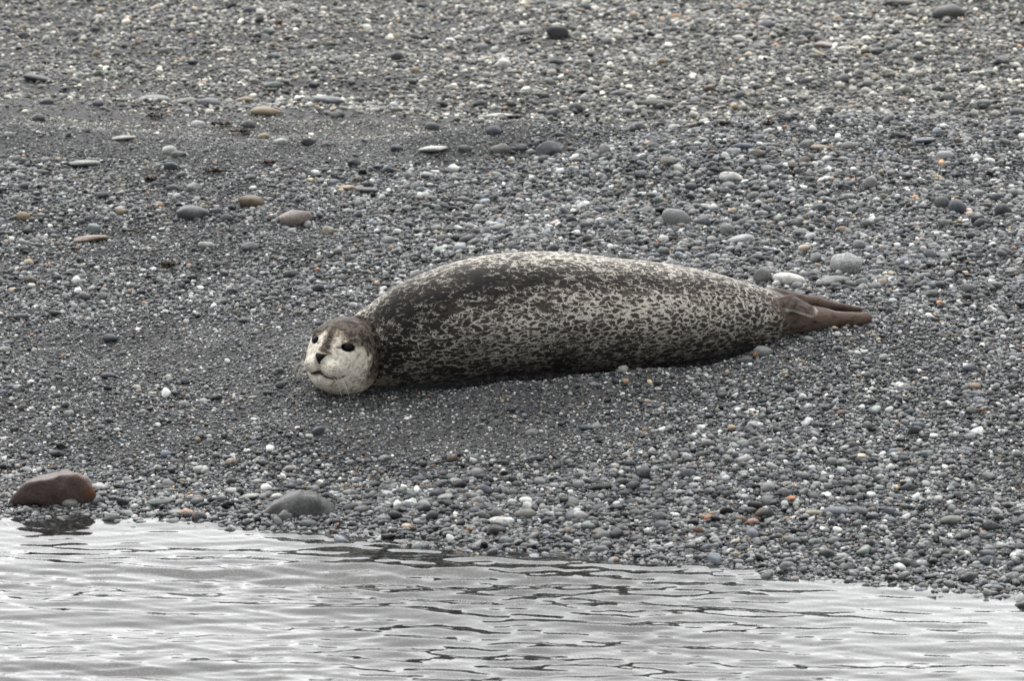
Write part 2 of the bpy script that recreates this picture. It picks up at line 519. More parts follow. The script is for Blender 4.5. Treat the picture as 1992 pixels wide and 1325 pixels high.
def surface_nets(F, gx, gy, gz):
    S = F < 0
    nx, ny, nz = F.shape
    cnt = np.zeros((nx - 1, ny - 1, nz - 1), np.int8)
    corners = [(i, j, k) for i in (0, 1) for j in (0, 1) for k in (0, 1)]
    for i, j, k in corners:
        cnt += S[i:nx - 1 + i, j:ny - 1 + j, k:nz - 1 + k]
    act = np.argwhere((cnt > 0) & (cnt < 8))
    idx = np.full(cnt.shape, -1, np.int32)
    idx[tuple(act.T)] = np.arange(len(act))
    acc = np.zeros((len(act), 3)); num = np.zeros(len(act))
    grids = (gx, gy, gz)
    for c in corners:
        for ax in range(3):
            if c[ax]: continue
            a = act + np.array(c); b = a.copy(); b[:, ax] += 1
            fa_, fb_ = F[tuple(a.T)], F[tuple(b.T)]
            m = (fa_ < 0) != (fb_ < 0)
            t = fa_[m] / (fa_[m] - fb_[m])
            pa = np.stack([grids[q][a[m, q]] for q in range(3)], 1); pb = np.stack([grids[q][b[m, q]] for q in range(3)], 1)
            acc[m] += pa + (pb - pa) * t[:, None]; num[m] += 1
    V = acc / num[:, None]
    quads = []
    for ax in range(3):
        sl_a = [slice(1, -1)] * 3; sl_b = [slice(1, -1)] * 3
        sl_a[ax] = slice(0, -1); sl_b[ax] = slice(1, None)
        A, B = S[tuple(sl_a)], S[tuple(sl_b)]
        e = np.argwhere(A != B)
        flip = A[tuple(e.T)]
        e = e + np.array([0 if q == ax else 1 for q in range(3)])
        o1, o2 = [q for q in range(3) if q != ax]
        def cell(d1, d2):
            c = e.copy(); c[:, o1] -= d1; c[:, o2] -= d2
            return idx[tuple(c.T)]
        q = np.stack([cell(1, 1), cell(0, 1), cell(0, 0), cell(1, 0)], 1)
        rev = flip if ax != 1 else ~flip
        q[~rev] = q[~rev][:, ::-1]
        quads.append(q)
    return V, np.concatenate(quads)
SV, SF = surface_nets(FV, GX, GY, GZ)
del Pg, FV, sub

# one relaxation pass takes the grid steps out
def relax(V, F, n=2, lam=.5):
    for _ in range(n):
        acc = np.zeros_like(V); num = np.zeros(len(V))
        for i in range(4):
            a, b = F[:, i], F[:, (i + 1) % 4]
            np.add.at(acc, a, V[b]); np.add.at(num, a, 1); np.add.at(acc, b, V[a]); np.add.at(num, b, 1)
        V = V + lam * (acc / num[:, None] - V)
    return V
SV = relax(SV, SF, 2)
print('seal verts', len(SV))

# coat masks per vertex: pigment, with some sheen and shade painted in
px_u = PW / 2 + (SV - CAM) @ RGT / ((SV - CAM) @ FWD) * SCALE * DIST
px_v = PH / 2 - (SV - CAM) @ UPV / ((SV - CAM) @ FWD) * SCALE * DIST
Lr, Lf, Lu = to_head(SV.T)
bx = SV[:, 0]
bzn = (SV[:, 2] - fz(bx)) / fb(bx)            # -1 belly .. 1 back
on_head = (np.sqrt((Lr / .12) ** 2 + ((Lf - .02) / .16) ** 2 + (Lu / .125) ** 2) < 1) & (head_field((Lr, Lf, Lu)) < .012)
hd = smooth(.020, .002, head_field((Lr, Lf, Lu)))
# pale face: everything below a line across the brow, except a dark stripe down the bridge
line = .056 + .014 * np.cos(Lr * 45) - .75 * np.clip(.055 - Lf, 0, .2)
crown = smooth(-.020, .022, Lu - line)
stripe = smooth(.026, .004, np.abs(Lr - .003 + .15 * (Lu - .02))) * smooth(-.004, .012, Lu) * smooth(.02, .05, Lf)
side = smooth(.018, -.02, Lf - .018 - .3 * np.clip(-Lu, 0, .1)) * smooth(-.085, -.02, Lu)
crown = np.maximum(np.maximum(crown, stripe * .8), side * .75)
def seg_dist(L, a, b):
    return cone(L, a, b, 0, 0)
LL = (Lr, Lf, Lu); LA = (np.abs(Lr), Lf, Lu)
dm = np.min([cone(LL, p, q, 0, 0) / (.0034 + .0034 * (1 - abs(i - 4.5) / 4.5)) for i, (p, q) in enumerate(zip(MOUTH[:-1], MOUTH[1:]))], axis=0)
eye_d = np.sqrt(((np.abs(Lr) - .0525) / .0190) ** 2 + ((Lu - .031) / .0128) ** 2 + ((Lf - .083) / .030) ** 2)
tear = seg_dist(LA, (.038, .093, .028), (.030, .100, .026))
nose_w = .0185 * np.clip(1 - (.004 - Lu) / .032, 0, 1)
nose = smooth(.0025, -.0015, np.abs(Lr) - nose_w) * smooth(.108, .116, Lf) * smooth(.006, .002, Lu) * smooth(-.031, -.025, Lu)
dark = np.maximum.reduce([smooth(1.15, .7, dm) * .96, smooth(1.03, .86, eye_d), nose,
                          smooth(.0038, .0018, seg_dist(LL, PHIL[0], PHIL[1])) * .75,
                          smooth(.0050, .0025, seg_dist(LA, EAR[0], EAR[1])) * .9, smooth(.004, .002, tear) * .8])
face = hd
# flippers and tail
flip_d = np.minimum(np.minimum(cone(SV.T, FL['low_a'], FL['low_m'], .05, .03), cone(SV.T, FL['low_m'], FL['low_b'], .03, .0165)),
                    np.minimum(cone(SV.T, FL['up_a'], FL['up_m'], .034, .02), cone(SV.T, FL['up_m'], FL['up_b'], .02, .012)))
flip = smooth(1470, 1580, px_u + (px_v - 640) * -.35)
tail_d = cone(SV.T, FL['tail_a'], FL['tail_b'], .0250, .0185, (np.array([0, -.80, .60]), .42))
tail = smooth(.006, .001, tail_d)
tm = (np.array(FL['tail_a']) + np.array(FL['tail_b'])) / 2
rim = tail * smooth(-.012, -.0175, (SV - tm) @ UPV + .30 * ((SV - tm) @ RGT))
rim = np.maximum(rim, tail * smooth(.034, .042, (SV - tm) @ RGT))
# how much pale netting shows: shoulder and a stripe below the ridge are dark, mid flank is pale
def blob(cu, cv, ru, rv): return np.exp(-((px_u - cu) / ru) ** 2 - ((px_v - cv) / rv) ** 2)
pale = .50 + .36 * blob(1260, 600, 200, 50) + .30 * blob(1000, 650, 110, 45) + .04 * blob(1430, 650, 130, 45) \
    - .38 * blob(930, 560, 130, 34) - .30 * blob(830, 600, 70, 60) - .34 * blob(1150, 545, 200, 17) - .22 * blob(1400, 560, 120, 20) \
    - .34 * blob(760, 640, 36, 90) + .25 * smooth(.80, 1.0, bzn) - .18 * blob(1120, 700, 220, 26)  # pale hair with painted sky sheen along the top; shade painted under the belly
pad = smooth(1.0, .6, np.sqrt(((np.abs(Lr) - .035) / .024) ** 2 + ((Lu + .036) / .020) ** 2)) * smooth(.07, .09, Lf)
throat = hd * 0 + smooth(700, 735, px_v) * smooth(800, 750, px_u) * smooth(-.02, -.06, Lu)

ROOT = Vector((float(AX[9]), float(AY[9]), float(AZ[9] - AB[9])))
seal = bpy.data.objects.new('harbor_seal', None)
COL.objects.link(seal)
seal.location = ROOT
tag(seal, 'spotted dark brown seal with a pale face lying on the gravel beach', 'seal')

def mat_seal():
    m = NT('seal_coat')
    co = m.n('TexCoord').outputs['Object']
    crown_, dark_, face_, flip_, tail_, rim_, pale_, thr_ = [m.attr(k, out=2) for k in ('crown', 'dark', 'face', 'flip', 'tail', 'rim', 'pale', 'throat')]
    rot = m.n('Mapping', {'Vector': co, 'Rotation': (0, 0, -math.atan(_k[0])), 'Scale': (.52, 1, 1)})
    w = m.n('TexNoise', {'Vector': rot, 'Scale': 52.0, 'Detail': 4.0, 'Roughness': .72})
    off = m.n('VectorMath', {0: w.outputs['Color'], 1: (.5, .5, .5)}, operation='SUBTRACT')
    off2 = m.n('VectorMath', {0: off.outputs[0], 'Scale': .032}, operation='SCALE')
    vec = m.n('VectorMath', {0: rot, 1: off2.outputs[0]}, operation='ADD')
    vo = m.n('TexVoronoi', {'Vector': vec, 'Scale': 76.0}, feature='DISTANCE_TO_EDGE')
    lo = m.n('TexNoise', {'Vector': rot, 'Scale': 15.0, 'Detail': 3.0})
    brk = m.n('TexNoise', {'Vector': vec, 'Scale': 72.0, 'Detail': 2.0})
    fine = m.n('TexNoise', {'Vector': rot, 'Scale': 190.0, 'Detail': 3.0, 'Roughness': .7})
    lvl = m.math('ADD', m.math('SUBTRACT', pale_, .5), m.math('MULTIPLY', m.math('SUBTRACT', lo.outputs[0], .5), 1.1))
    wid = m.math('MAXIMUM', m.math('ADD', .088, m.math('ADD', m.math('MULTIPLY', lvl, .12), m.math('MULTIPLY', m.math('SUBTRACT', fine.outputs[0], .5), .16))), .050)
    line = m.math('SUBTRACT', 1.0, m.rng(m.math('DIVIDE', vo.outputs['Distance'], wid), .35, 1.25, 0, 1, True))
    gate = m.rng(m.math('ADD', brk.outputs[0], m.math('MULTIPLY', lvl, .24)), .37, .54, 0, 1, True)
    net = m.math('MULTIPLY', line, gate)
    halo = m.math('MULTIPLY', m.math('SUBTRACT', 1.0, m.rng(vo.outputs['Distance'], 0, .32, 0, 1, True)), m.rng(lvl, -.2, .4, .01, .12))
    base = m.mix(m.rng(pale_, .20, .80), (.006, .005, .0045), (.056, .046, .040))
    base = m.mix(m.rng(lo.outputs[0], .4, .7, 0, .5), base, (.040, .028, .022))
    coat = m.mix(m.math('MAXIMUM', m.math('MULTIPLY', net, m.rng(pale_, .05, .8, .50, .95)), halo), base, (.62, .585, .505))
    # head
    hn = m.n('TexNoise', {'Vector': co, 'Scale': 75.0, 'Detail': 4.0, 'Roughness': .65})
    cmn = m.math('ADD', m.math('MULTIPLY', m.math('SUBTRACT', hn.outputs[0], .5), 1.9), m.math('MULTIPLY', m.math('SUBTRACT', fine.outputs[0], .5), 1.3))
    cm = m.rng(m.math('ADD', crown_, cmn), .22, .72, 0, 1, True)
    hc = m.mix(m.rng(m.math('ADD', m.math('MULTIPLY', fine.outputs[0], .6), m.math('MULTIPLY', brk.outputs[0], .4)), .455, .575), (.010, .0075, .006), (.125, .100, .080))
    skin = m.mix(m.rng(hn.outputs[0], .3, .75), (.74, .70, .61), (.63, .585, .49))
    pv = m.n('TexVoronoi', {'Vector': co, 'Scale': 150.0})
    skin = m.mix(m.math('MULTIPLY', m.attr('pad', out=2), m.rng(pv.outputs['Distance'], .18, .34, .75, 0)), skin, (.06, .05, .045))
    skin = m.mix(m.rng(lo.outputs[0], .52, .70, 0, .20), skin, (.33, .285, .215))
    skin = m.mix(m.rng(fine.outputs[0], .55, .75, 0, .22), skin, (.30, .27, .225))
    tanm = m.rng(m.math('ADD', crown_, m.math('MULTIPLY', cmn, .8)), -.12, .34, 0, .8, True)
    headc = m.mix(cm, m.mix(tanm, skin, (.25, .195, .13)), hc)
    fm = m.rng(m.math('ADD', face_, m.math('MULTIPLY', m.math('SUBTRACT', hn.outputs[0], .5), .5)), .35, .65, 0, 1, True)
    tm_ = m.rng(m.math('ADD', thr_, m.math('MULTIPLY', m.math('SUBTRACT', hn.outputs[0], .5), 1.8)), .30, .95, 0, 1, True)
    coat = m.mix(m.math('MULTIPLY', tm_, m.rng(hn.outputs[0], .35, .6, .25, .9)), coat, (.27, .235, .17))
    col = m.mix(fm, coat, headc)
    fl = m.rng(m.math('ADD', flip_, m.math('MULTIPLY', m.math('SUBTRACT', w.outputs[0], .5), 1.6)), .15, .85, 0, 1, True)
    flc = m.mix(m.rng(lo.outputs[0], .35, .65), (.125, .090, .070), (.068, .048, .038))
    flc = m.mix(m.rng(w.outputs[0], .50, .66, 0, .9), flc, (.032, .020, .016))
    flc = m.mix(m.rng(fine.outputs[0], .60, .74, 0, .5), flc, (.33, .26, .20))
    col = m.mix(fl, col, flc)
    col = m.mix(tail_, col, m.mix(m.rng(hn.outputs[0], .4, .65), (.035, .026, .022), (.12, .09, .075)))
    col = m.mix(m.math('MULTIPLY', rim_, m.rng(hn.outputs[0], .3, .55, .3, 1.0)), col, (.50, .47, .42))
    col = m.mix(dark_, col, (.008, .007, .007))
    fur = m.n('TexNoise', {'Vector': m.n('Mapping', {'Vector': co, 'Rotation': (0, 0, -math.atan(_k[0])), 'Scale': (.22, 1, 1)}), 'Scale': 480.0, 'Detail': 3.0})
    bump = m.n('Bump', {'Strength': .22, 'Distance': .003, 'Height': m.math('ADD', fur.outputs[0], m.math('MULTIPLY', w.outputs[0], .6))})
    return m.done(m.n('BsdfPrincipled', {'Base Color': col, 'Roughness': .58, 'Normal': bump, 'Specular IOR Level': .13,
                                         'Sheen Weight': .05, 'Sheen Roughness': .35, 'Sheen Tint': (.9, .88, .84)}))
body = link_mesh('body', SV - np.array(ROOT), SF, mat_seal(), seal)
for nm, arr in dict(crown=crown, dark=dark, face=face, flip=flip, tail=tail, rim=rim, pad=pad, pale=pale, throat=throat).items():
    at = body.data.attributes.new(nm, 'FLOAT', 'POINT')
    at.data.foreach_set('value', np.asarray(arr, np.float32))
# eyes
m = NT('wet_black_eye')
m.done(m.n('BsdfPrincipled', {'Base Color': (.005, .004, .004), 'Roughness': .10, 'Specular IOR Level': .18}))
MAT_EYE = m.m
def uv_sphere(rad, nu=24, nv=14):
    vs_ = [(0, 0, rad)]
    for i in range(1, nv):
        for j in range(nu):
            t, p = math.pi * i / nv, 2 * math.pi * j / nu
            vs_.append((rad * math.sin(t) * math.cos(p), rad * math.sin(t) * math.sin(p), rad * math.cos(t)))
    vs_.append((0, 0, -rad)); f = []
    for j in range(nu): f.append((0, 1 + j, 1 + (j + 1) % nu))
    for i in range(nv - 2):
        for j in range(nu):
            a = 1 + i * nu; f.append((a + j, a + nu + j, a + nu + (j + 1) % nu, a + (j + 1) % nu))
    a = 1 + (nv - 2) * nu
    for j in range(nu): f.append((len(vs_) - 1, a + (j + 1) % nu, a + j))
    return vs_, f
for s in (1, -1):
    e = link_mesh('eye', *uv_sphere(.0155), MAT_EYE, seal)
    e.location = Vector(head_pt(s * .0465, .0715, .0300)) - ROOT
# whiskers
m = NT('pale_whisker')
m.done(m.n('BsdfPrincipled', {'Base Color': (.75, .70, .58), 'Roughness': .35}))
MAT_WH = m.m
def tube(pts, r0, r1, n=5):
    vs_, fs = [], []
    for i, p in enumerate(pts):
        p = Vector(p); d = (Vector(pts[min(i + 1, len(pts) - 1)]) - Vector(pts[max(i - 1, 0)])).normalized()
        a = d.orthogonal().normalized(); b = d.cross(a); r_ = r0 + (r1 - r0) * i / (len(pts) - 1)
        for j in range(n):
            t = 2 * math.pi * j / n
            vs_.append(tuple(p + a * (r_ * math.cos(t)) + b * (r_ * math.sin(t))))
    for i in range(len(pts) - 1):
        for j in range(n):
            fs.append((i * n + j, i * n + (j + 1) % n, (i + 1) * n + (j + 1) % n, (i + 1) * n + j))
    return vs_, fs
for s in (1, -1):
    for k in range(9):
        row, c_ = divmod(k, 3)
        p0 = np.array([s * (.034 + .008 * c_), .122 - .007 * c_, -.028 - .010 * row])
        ln = random.uniform(.055, .095)
        drop = random.uniform(.35, .75)
        pts = []
        for i in range(9):
            t = i / 8
            pts.append(Vector(head_pt(*(p0 + np.array([s * ln * (.75 * t - .25 * t * t), -ln * (.10 * t + .2 * t * t), -ln * drop * (.35 * t + .75 * t * t)])))) - ROOT)
        link_mesh('whisker', *tube(pts, .00075, .0003), MAT_WH, seal)

# ------------------------------------------------------------------ stones
def ico(sub):
    import bmesh
    bm = bmesh.new()
    bmesh.ops.create_icosphere(bm, subdivisions=sub, radius=1.0)
    v = np.array([q.co[:] for q in bm.verts]); f = np.array([[w.index for w in p.verts] for p in bm.faces])
    bm.free()
    return v, f
ICO2, ICO3, ICO4 = ico(2), ico(3), ico(4)

def stone_shape(sub, r, rough=.22, angular=.0, low=None):
    """a unit pebble: sphere pushed about by low-frequency lobes, then cut by soft planes"""
    v, f = sub
    v = v.copy()
    n = v / np.linalg.norm(v, axis=1, keepdims=True)
    d = np.ones(len(v))
    for _ in range(5):
        k = r.normal(size=3) * 1.5; d += rough * .35 * np.sin(n @ k * 1.6 + r.uniform(0, 6.28))
    v = n * d[:, None]
    for _ in range(int(3 + angular * 9)):
        a = r.normal(size=3); a /= np.linalg.norm(a)
        lim = r.uniform(.62, .92) if angular else r.uniform(.8, .98)
        over = v @ a - lim
        v = v - np.clip(over, 0, None)[:, None] * a * (.55 + .42 * angular)
    v -= (v.max(0) + v.min(0)) / 2
    v /= np.abs(v).max(0)
    return v, f

PAL = {   # base colours of dry beach stone
    'dark grey': (.050, .053, .058), 'mid grey': (.120, .123, .124), 'blue grey': (.085, .095, .110), 'pale grey': (.265, .270, .260),
    'greenish grey': (.150, .170, .155), 'white': (.56, .56, .53), 'tan': (.270, .215, .150), 'brown': (.115, .085, .055),
    'pinkish': (.33, .28, .255), 'orange': (.34, .19, .10), 'black': (.022, .022, .024), 'reddish brown': (.095, .064, .055), 'olive grey': (.115, .118, .095)}

TAKEN = []      # the single stones in the picture: px, py, width
def stone(name, u, v, w, h, colour, label, group=None, cat='pebble', angular=0.0, sub=None, speck=.12, sink=.28, rust=0.0, rotz=None, seed=None, deep=.78, tilt=None):
    r = np.random.default_rng(seed if seed is not None else int(u * 7919 + v * 104729) % 2 ** 31)
    # find the ground below the stone's middle
    p = hit(u, v + h * .22)[0]
    scl = SCALE * DIST / ((p - CAM) @ FWD)
    a = w / 2 / scl
    b = a * deep * r.uniform(.85, 1.1)
    th = R(11) if v < 262 else R(18)
    hh = h / 2 / scl * 1.12
    c = max(math.sqrt(max(hh ** 2 - (b * math.sin(th)) ** 2, 0)) / math.cos(th), .40 * hh, .20 * a)
    vv, ff = stone_shape(sub or ICO3, r, .12, angular)
    if rotz is None: rotz = r.uniform(-.25, .25) + (math.pi if r.random() < .5 else 0)
    vv = vv * np.array([a, b, c])
    tl = r.normal(0, .07) if tilt is None else tilt
    mt = Matrix.Rotation(R(-8), 3, 'X') @ Matrix.Rotation(tl, 3, 'Y') @ Matrix.Rotation(rotz if deep > .6 else rotz * .4, 3, 'Z')
    vv = vv @ np.array(mt).T
    o = link_mesh(name, vv, ff, MAT_STONE)
    o.location = (p[0], p[1], float(height(p[0], p[1])) + c * (1 - 2 * sink))
    j = r.normal(0, .10)
    base = np.array(PAL[colour]) * (1 + j) * .85 if isinstance(colour, str) else np.array(colour)
    o['tint'] = [float(q) for q in base]
    s = p[1] - float(shore(p[0]))
    o['wet'] = float(smooth(.22, -.02, s)) * .9
    o['seed'] = float(r.uniform(0, 50)); o['speck'] = speck; o['rust'] = rust
    tag(o, label, cat, group)
    TAKEN.append((u, v, w, h))
    return o

# the ones that can be told apart
S = stone
def block(name, u0, v0, front, depth, colour, label, cat, seed, back_shrink=.72, sm=0, rust=0.0, noise=.004, speck=.15):
    """a faceted rock from its outline: front points given as photo offsets from the base point, hulled with a smaller back"""
    import bmesh
    p = hit(u0, v0)[0]
    scl = SCALE * DIST / ((p - CAM) @ FWD)
    r = np.random.default_rng(seed)
    bm = bmesh.new()
    for k, (du, dv) in enumerate(front):
        x, z = du / scl * 1.10, -dv / scl / math.cos(R(14)) * .98
        bm.verts.new((x, r.uniform(-.012, .012) - .25 * depth * (1 - abs(x) / .12), z))
        bm.verts.new((x * back_shrink + .01, depth * r.uniform(.75, 1.05), z * r.uniform(.80, .95)))
    hull = bmesh.ops.convex_hull(bm, input=bm.verts)
    bmesh.ops.delete(bm, geom=[g for g in hull['geom_interior'] if isinstance(g, bmesh.types.BMVert)], context='VERTS')
    for _ in range(3):
        bmesh.ops.subdivide_edges(bm, edges=bm.edges[:], cuts=1, use_grid_fill=True)
        bmesh.ops.triangulate(bm, faces=bm.faces[:])
        for _ in range(1): bmesh.ops.smooth_vert(bm, verts=bm.verts[:], factor=.38, use_axis_x=True, use_axis_y=True, use_axis_z=True)
    for _ in range(sm): bmesh.ops.smooth_vert(bm, verts=bm.verts[:], factor=.5, use_axis_x=True, use_axis_y=True, use_axis_z=True)
    v = np.array([q.co[:] for q in bm.verts]); f = np.array([[w_.index for w_ in q.verts] for q in bm.faces])
    bm.free()
    v[:, 2] += noise * vnoise(v[:, 0] * 30, v[:, 1] * 30 + v[:, 2] * 24, seed) + noise * .4 * vnoise(v[:, 0] * 90, v[:, 2] * 90, seed + 1)
    v[:, 1] += noise * vnoise(v[:, 0] * 34, v[:, 2] * 34, seed + 2)
    o = link_mesh(name, v, f, MAT_STONE)
    o.location = (p[0], p[1], float(height(p[0], p[1])) - .012)
    o['tint'] = [float(q) for q in (np.array(PAL[colour]) if isinstance(colour, str) else colour)]
    o['wet'] = .25; o['seed'] = float(seed); o['speck'] = speck; o['rust'] = rust
    tag(o, label, cat)
    w_ = max(q[0] for q in front) - min(q[0] for q in front)
    TAKEN.append((u0, v0 - 25, w_, 70))
    return o
block('boulder', 100, 984, [(-84, 0), (-84, -12), (-58, -44), (-45, -60), (0, -67), (22, -72), (48, -76), (68, -60), (81, -34), (80, -8), (70, 0), (0, 0)], .11,
      'reddish brown', 'angular reddish brown boulder standing at the edge of the water', 'boulder', 3, rust=1.0)
block('boulder', 582, 1004, [(-78, 2), (-70, -18), (-36, -44), (0, -56), (36, -52), (68, -26), (76, 2), (24, 6), (-24, 6)], .11, (.085, .085, .082),
      'rounded rough grey boulder among pebbles at the edge of the water', 'boulder', 8, sm=9, noise=.007, speck=.5)
S('stone', 1085, 66, 44, 30, 'dark grey', 'lone dark slate stone standing up on the far upper beach', cat='stone', angular=.3)
S('stone', 1278, 203, 84, 19, 'olive grey', 'long olive grey slab stone with a white pebble at its end', cat='stone', angular=.2, deep=.35, rotz=0)
S('pebble', 1228, 205, 20, 15, 'white', 'white pebble touching the end of the long olive slab')
S('stone', 517, 217, 60, 20, 'tan', 'flat tan stone on the dark sand band of the upper beach', cat='stone')
S('stone', 490, 393, 54, 26, 'brown', 'brown rounded stone on the gravel up the beach from the head of the seal', cat='stone')
S('stone', 575, 426, 66, 34, 'pinkish', 'flat angular pinkish stone lying below the brown stone', cat='stone', angular=.7)
S('stone', 375, 415, 66, 30, 'mid grey', 'grey humped stone near the brown stone and the pinkish stone', cat='stone', angular=.5, tilt=.1)
S('pebble', 637, 450, 30, 20, (.24, .23, .18), 'small square beige pebble just below the flat pinkish stone', angular=.8)
S('stone', 175, 463, 72, 18, (.25, .20, .16), 'low flat tan pink stone almost buried in grey gravel', cat='stone')
S('pebble', 331, 293, 30, 18, 'white', 'bright white humped pebble with a greyish one beside it', angular=.3)
S('pebble', 348, 300, 30, 14, 'greenish grey', 'greyish pebble leaning on the bright white humped pebble')
S('stone', 1422, 346, 48, 22, (.62, .61, .57), 'white block shaped stone on the shingle behind the seal', cat='stone', angular=1.0, rotz=.05, deep=.5)
S('stone', 1315, 428, 58, 38, 'pale grey', 'large smooth pale grey stone with a notch behind the back of the seal', cat='stone', tilt=.22)
S('pebble', 1368, 435, 31, 24, 'blue grey', 'rounded blue grey pebble beside the large smooth pale grey stone')
S('pebble', 1415, 450, 30, 24, 'pale grey', 'round light grey pebble just above the pale flat slanting stone')
S('stone', 1442, 467, 58, 22, (.33, .33, .33), 'pale flat slanting stone on the shingle behind the seal', cat='stone', tilt=-.18)
S('stone', 1645, 521, 66, 44, (.36, .36, .35), 'speckled pale granite stone behind the hind flippers of the seal', cat='stone', speck=.75, sink=.2)
S('stone', 1535, 544, 66, 28, (.58, .58, .54), 'bright white flat stone behind the rump of the seal', cat='stone', speck=.2, tilt=.08)
S('pebble', 1484, 541, 36, 34, (.15, .15, .14), 'upright grey pebble between the seal rump and the white flat stone')
S('stone', 1622, 549, 64, 26, (.20, .20, .19), 'flat grey stone lying in front of the speckled granite stone', cat='stone', angular=.5)
S('pebble', 1862, 405, 38, 30, (.065, .07, .085), 'oval dark slate pebble touching a paler grey pebble', tilt=.2)
S('pebble', 1833, 396, 32, 26, 'mid grey', 'paler grey pebble touching the oval dark slate pebble')
S('pebble', 1952, 412, 36, 28, 'dark grey', 'dark grey pebble up-slope of the flippers, beyond the oval slate pebble')
S('pebble', 890, 464, 34, 16, 'black', 'flat black edged pebble just behind the shoulders of the seal', tilt=.05)
S('pebble', 923, 471, 32, 15, (.14, .145, .13), 'smooth grey green pebble next to the flat black edged pebble')
S('stone', 842, 288, 58, 16, (.45, .45, .41), 'long whitish flat stone at the lower edge of the sand band', cat='stone')
S('pebble', 848, 334, 30, 10, 'white', 'thin white flat pebble below the long whitish stone')
S('pebble', 676, 365, 40, 13, (.33, .27, .20), 'thin tan flat pebble with a grey one beside it')
S('pebble', 716, 368, 50, 14, 'mid grey', 'thin grey pebble beside the thin tan flat pebble')
S('stone', 1068, 293, 50, 34, (.105, .11, .12), 'angular slate grey stone propped up on the crest of the shingle', cat='stone', angular=.8, tilt=-.25)
S('stone', 972, 290, 40, 22, (.16, .16, .15), 'grey overhanging stone left of the propped slate stone', cat='stone', angular=.3)
S('stone', 970, 225, 58, 11, 'white', 'thin white stone strip on the edge of the upper beach', cat='stone')
S('pebble', 935, 202, 30, 15, 'dark grey', 'dark grey rounded pebble above the thin white strip stone')
S('pebble', 486, 481, 36, 20, 'mid grey', 'grey rounded pebble up the beach from the brow of the seal')
S('pebble', 402, 478, 34, 15, (.26, .26, .24), 'pale flat pebble beside the grey rounded pebble above the seal head')
S('pebble', 1484, 687, 40, 22, (.17, .18, .18), 'grey pebble pressed against the underside of the seal rump', sink=.2)
S('pebble', 1473, 692, 18, 14, 'orange', 'small orange stone chip in front of the seal rump', angular=.9, sink=.1)
S('pebble', 1450, 701, 30, 17, 'mid grey', 'mid grey pebble left of the small orange chip')
S('pebble', 1213, 720, 26, 17, (.28, .28, .25), 'pointed pale stone poking up against the dark belly of the seal', angular=.8, sink=.25, tilt=.5)
S('stone', 868, 968, 58, 15, (.30, .30, .28), 'long pale flat stone near the water with rounded ends', cat='stone', deep=.5)
S('pebble', 886, 939, 30, 18, (.24, .25, .24), 'pale grey pebble just up-slope of the long pale flat stone')
S('pebble', 815, 933, 30, 14, 'blue grey', 'slate blue pebble left of the pale grey pebble near the water')
S('stone', 973, 1015, 44, 20, (.52, .52, .48), 'white angular stone at the water line beside a brown one', cat='stone', angular=.8)
S('stone', 1022, 1002, 46, 22, (.17, .165, .145), 'grey stone touching the white angular stone at the water line', cat='stone')
S('stone', 966, 1034, 40, 24, (.06, .048, .042), 'dark brown wet stone just below the white angular stone', cat='stone')
S('pebble', 983, 1054, 28, 18, (.24, .29, .27), 'pale green pebble half in the water')
S('pebble', 1148, 1023, 40, 18, (.24, .28, .26), 'pale green smooth pebble on the wet stones above the water')
S('stone', 1172, 1044, 42, 20, (.14, .155, .145), 'smooth greenish grey stone beside a dark one at the water line', cat='stone')
S('pebble', 1200, 1042, 30, 24, (.05, .048, .05), 'dark pebble beside the smooth greenish grey stone', angular=.4)
S('stone', 1165, 948, 48, 16, 'black', 'flat black stone on the shingle between the seal and the water', cat='stone', tilt=-.12)
S('stone', 454, 957, 40, 16, (.36, .36, .34), 'pale rounded stone up-slope of the rough grey boulder', cat='stone')
S('stone', 488, 966, 46, 14, (.32, .32, .29), 'long pale stone lying against the rough grey boulder', cat='stone')
S('pebble', 501, 939, 27, 13, (.32, .33, .31), 'pale oval pebble alone on the fine gravel above the boulder')
S('stone', 312, 976, 54, 19, (.12, .14, .125), 'greenish grey flat stone between the two boulders', cat='stone', tilt=-.08)
S('stone', 346, 998, 46, 15, (.30, .29, .25), 'pale stone at the water line between the two boulders', cat='stone')
S('stone', 95, 979, 24, 17, (.20, .20, .18), 'pale pebble tucked under the reddish brown boulder', cat='pebble')
S('stone', 136, 981, 34, 19, (.26, .26, .24), 'larger pale stone tucked under the reddish brown boulder', cat='stone')
S('stone', 600, 1020, 40, 18, (.15, .18, .17), 'greenish stone in the water just below the grey boulder', cat='stone')
S('stone', 1625, 996, 52, 20, (.13, .14, .165), 'long blue grey stone in the band of pebbles above the water', cat='stone')
S('pebble', 1670, 997, 36, 20, (.10, .102, .10), 'dark rounded pebble beside the long blue grey stone')
S('pebble', 1583, 999, 36, 14, (.27, .25, .18), 'yellowish pebble left of the long blue grey stone')
S('pebble', 1381, 1009, 24, 14, (.30, .15, .07), 'orange brown pebble in the band of pebbles above the water')
S('pebble', 1358, 1033, 26, 15, (.12, .06, .04), 'dark red brown pebble below the orange brown pebble')
S('pebble', 1538, 971, 20, 11, (.45, .21, .10), 'bright orange pebble in the band of pebbles above the water')
S('pebble', 1464, 1016, 26, 14, (.32, .20, .16), 'pink pebble right of the orange brown pebble')
S('pebble', 1532, 1050, 24, 13, (.30, .21, .12), 'ochre pebble near the water line')
S('stone', 1850, 1013, 46, 20, (.16, .165, .15), 'wide grey green stone in the fine dark gravel near the water', cat='stone')
S('stone', 1390, 1091, 30, 26, (.30, .36, .37), 'pale blue leaning stone at the water line', cat='stone', angular=.6, tilt=.4)
S('stone', 1735, 882, 28, 16, (.19, .22, .23), 'pale blue green pebble on the shingle in front of the flippers', cat='pebble')
S('stone', 1800, 885, 30, 16, (.18, .21, .21), 'blue green rounded pebble on the shingle toward the water', cat='pebble')
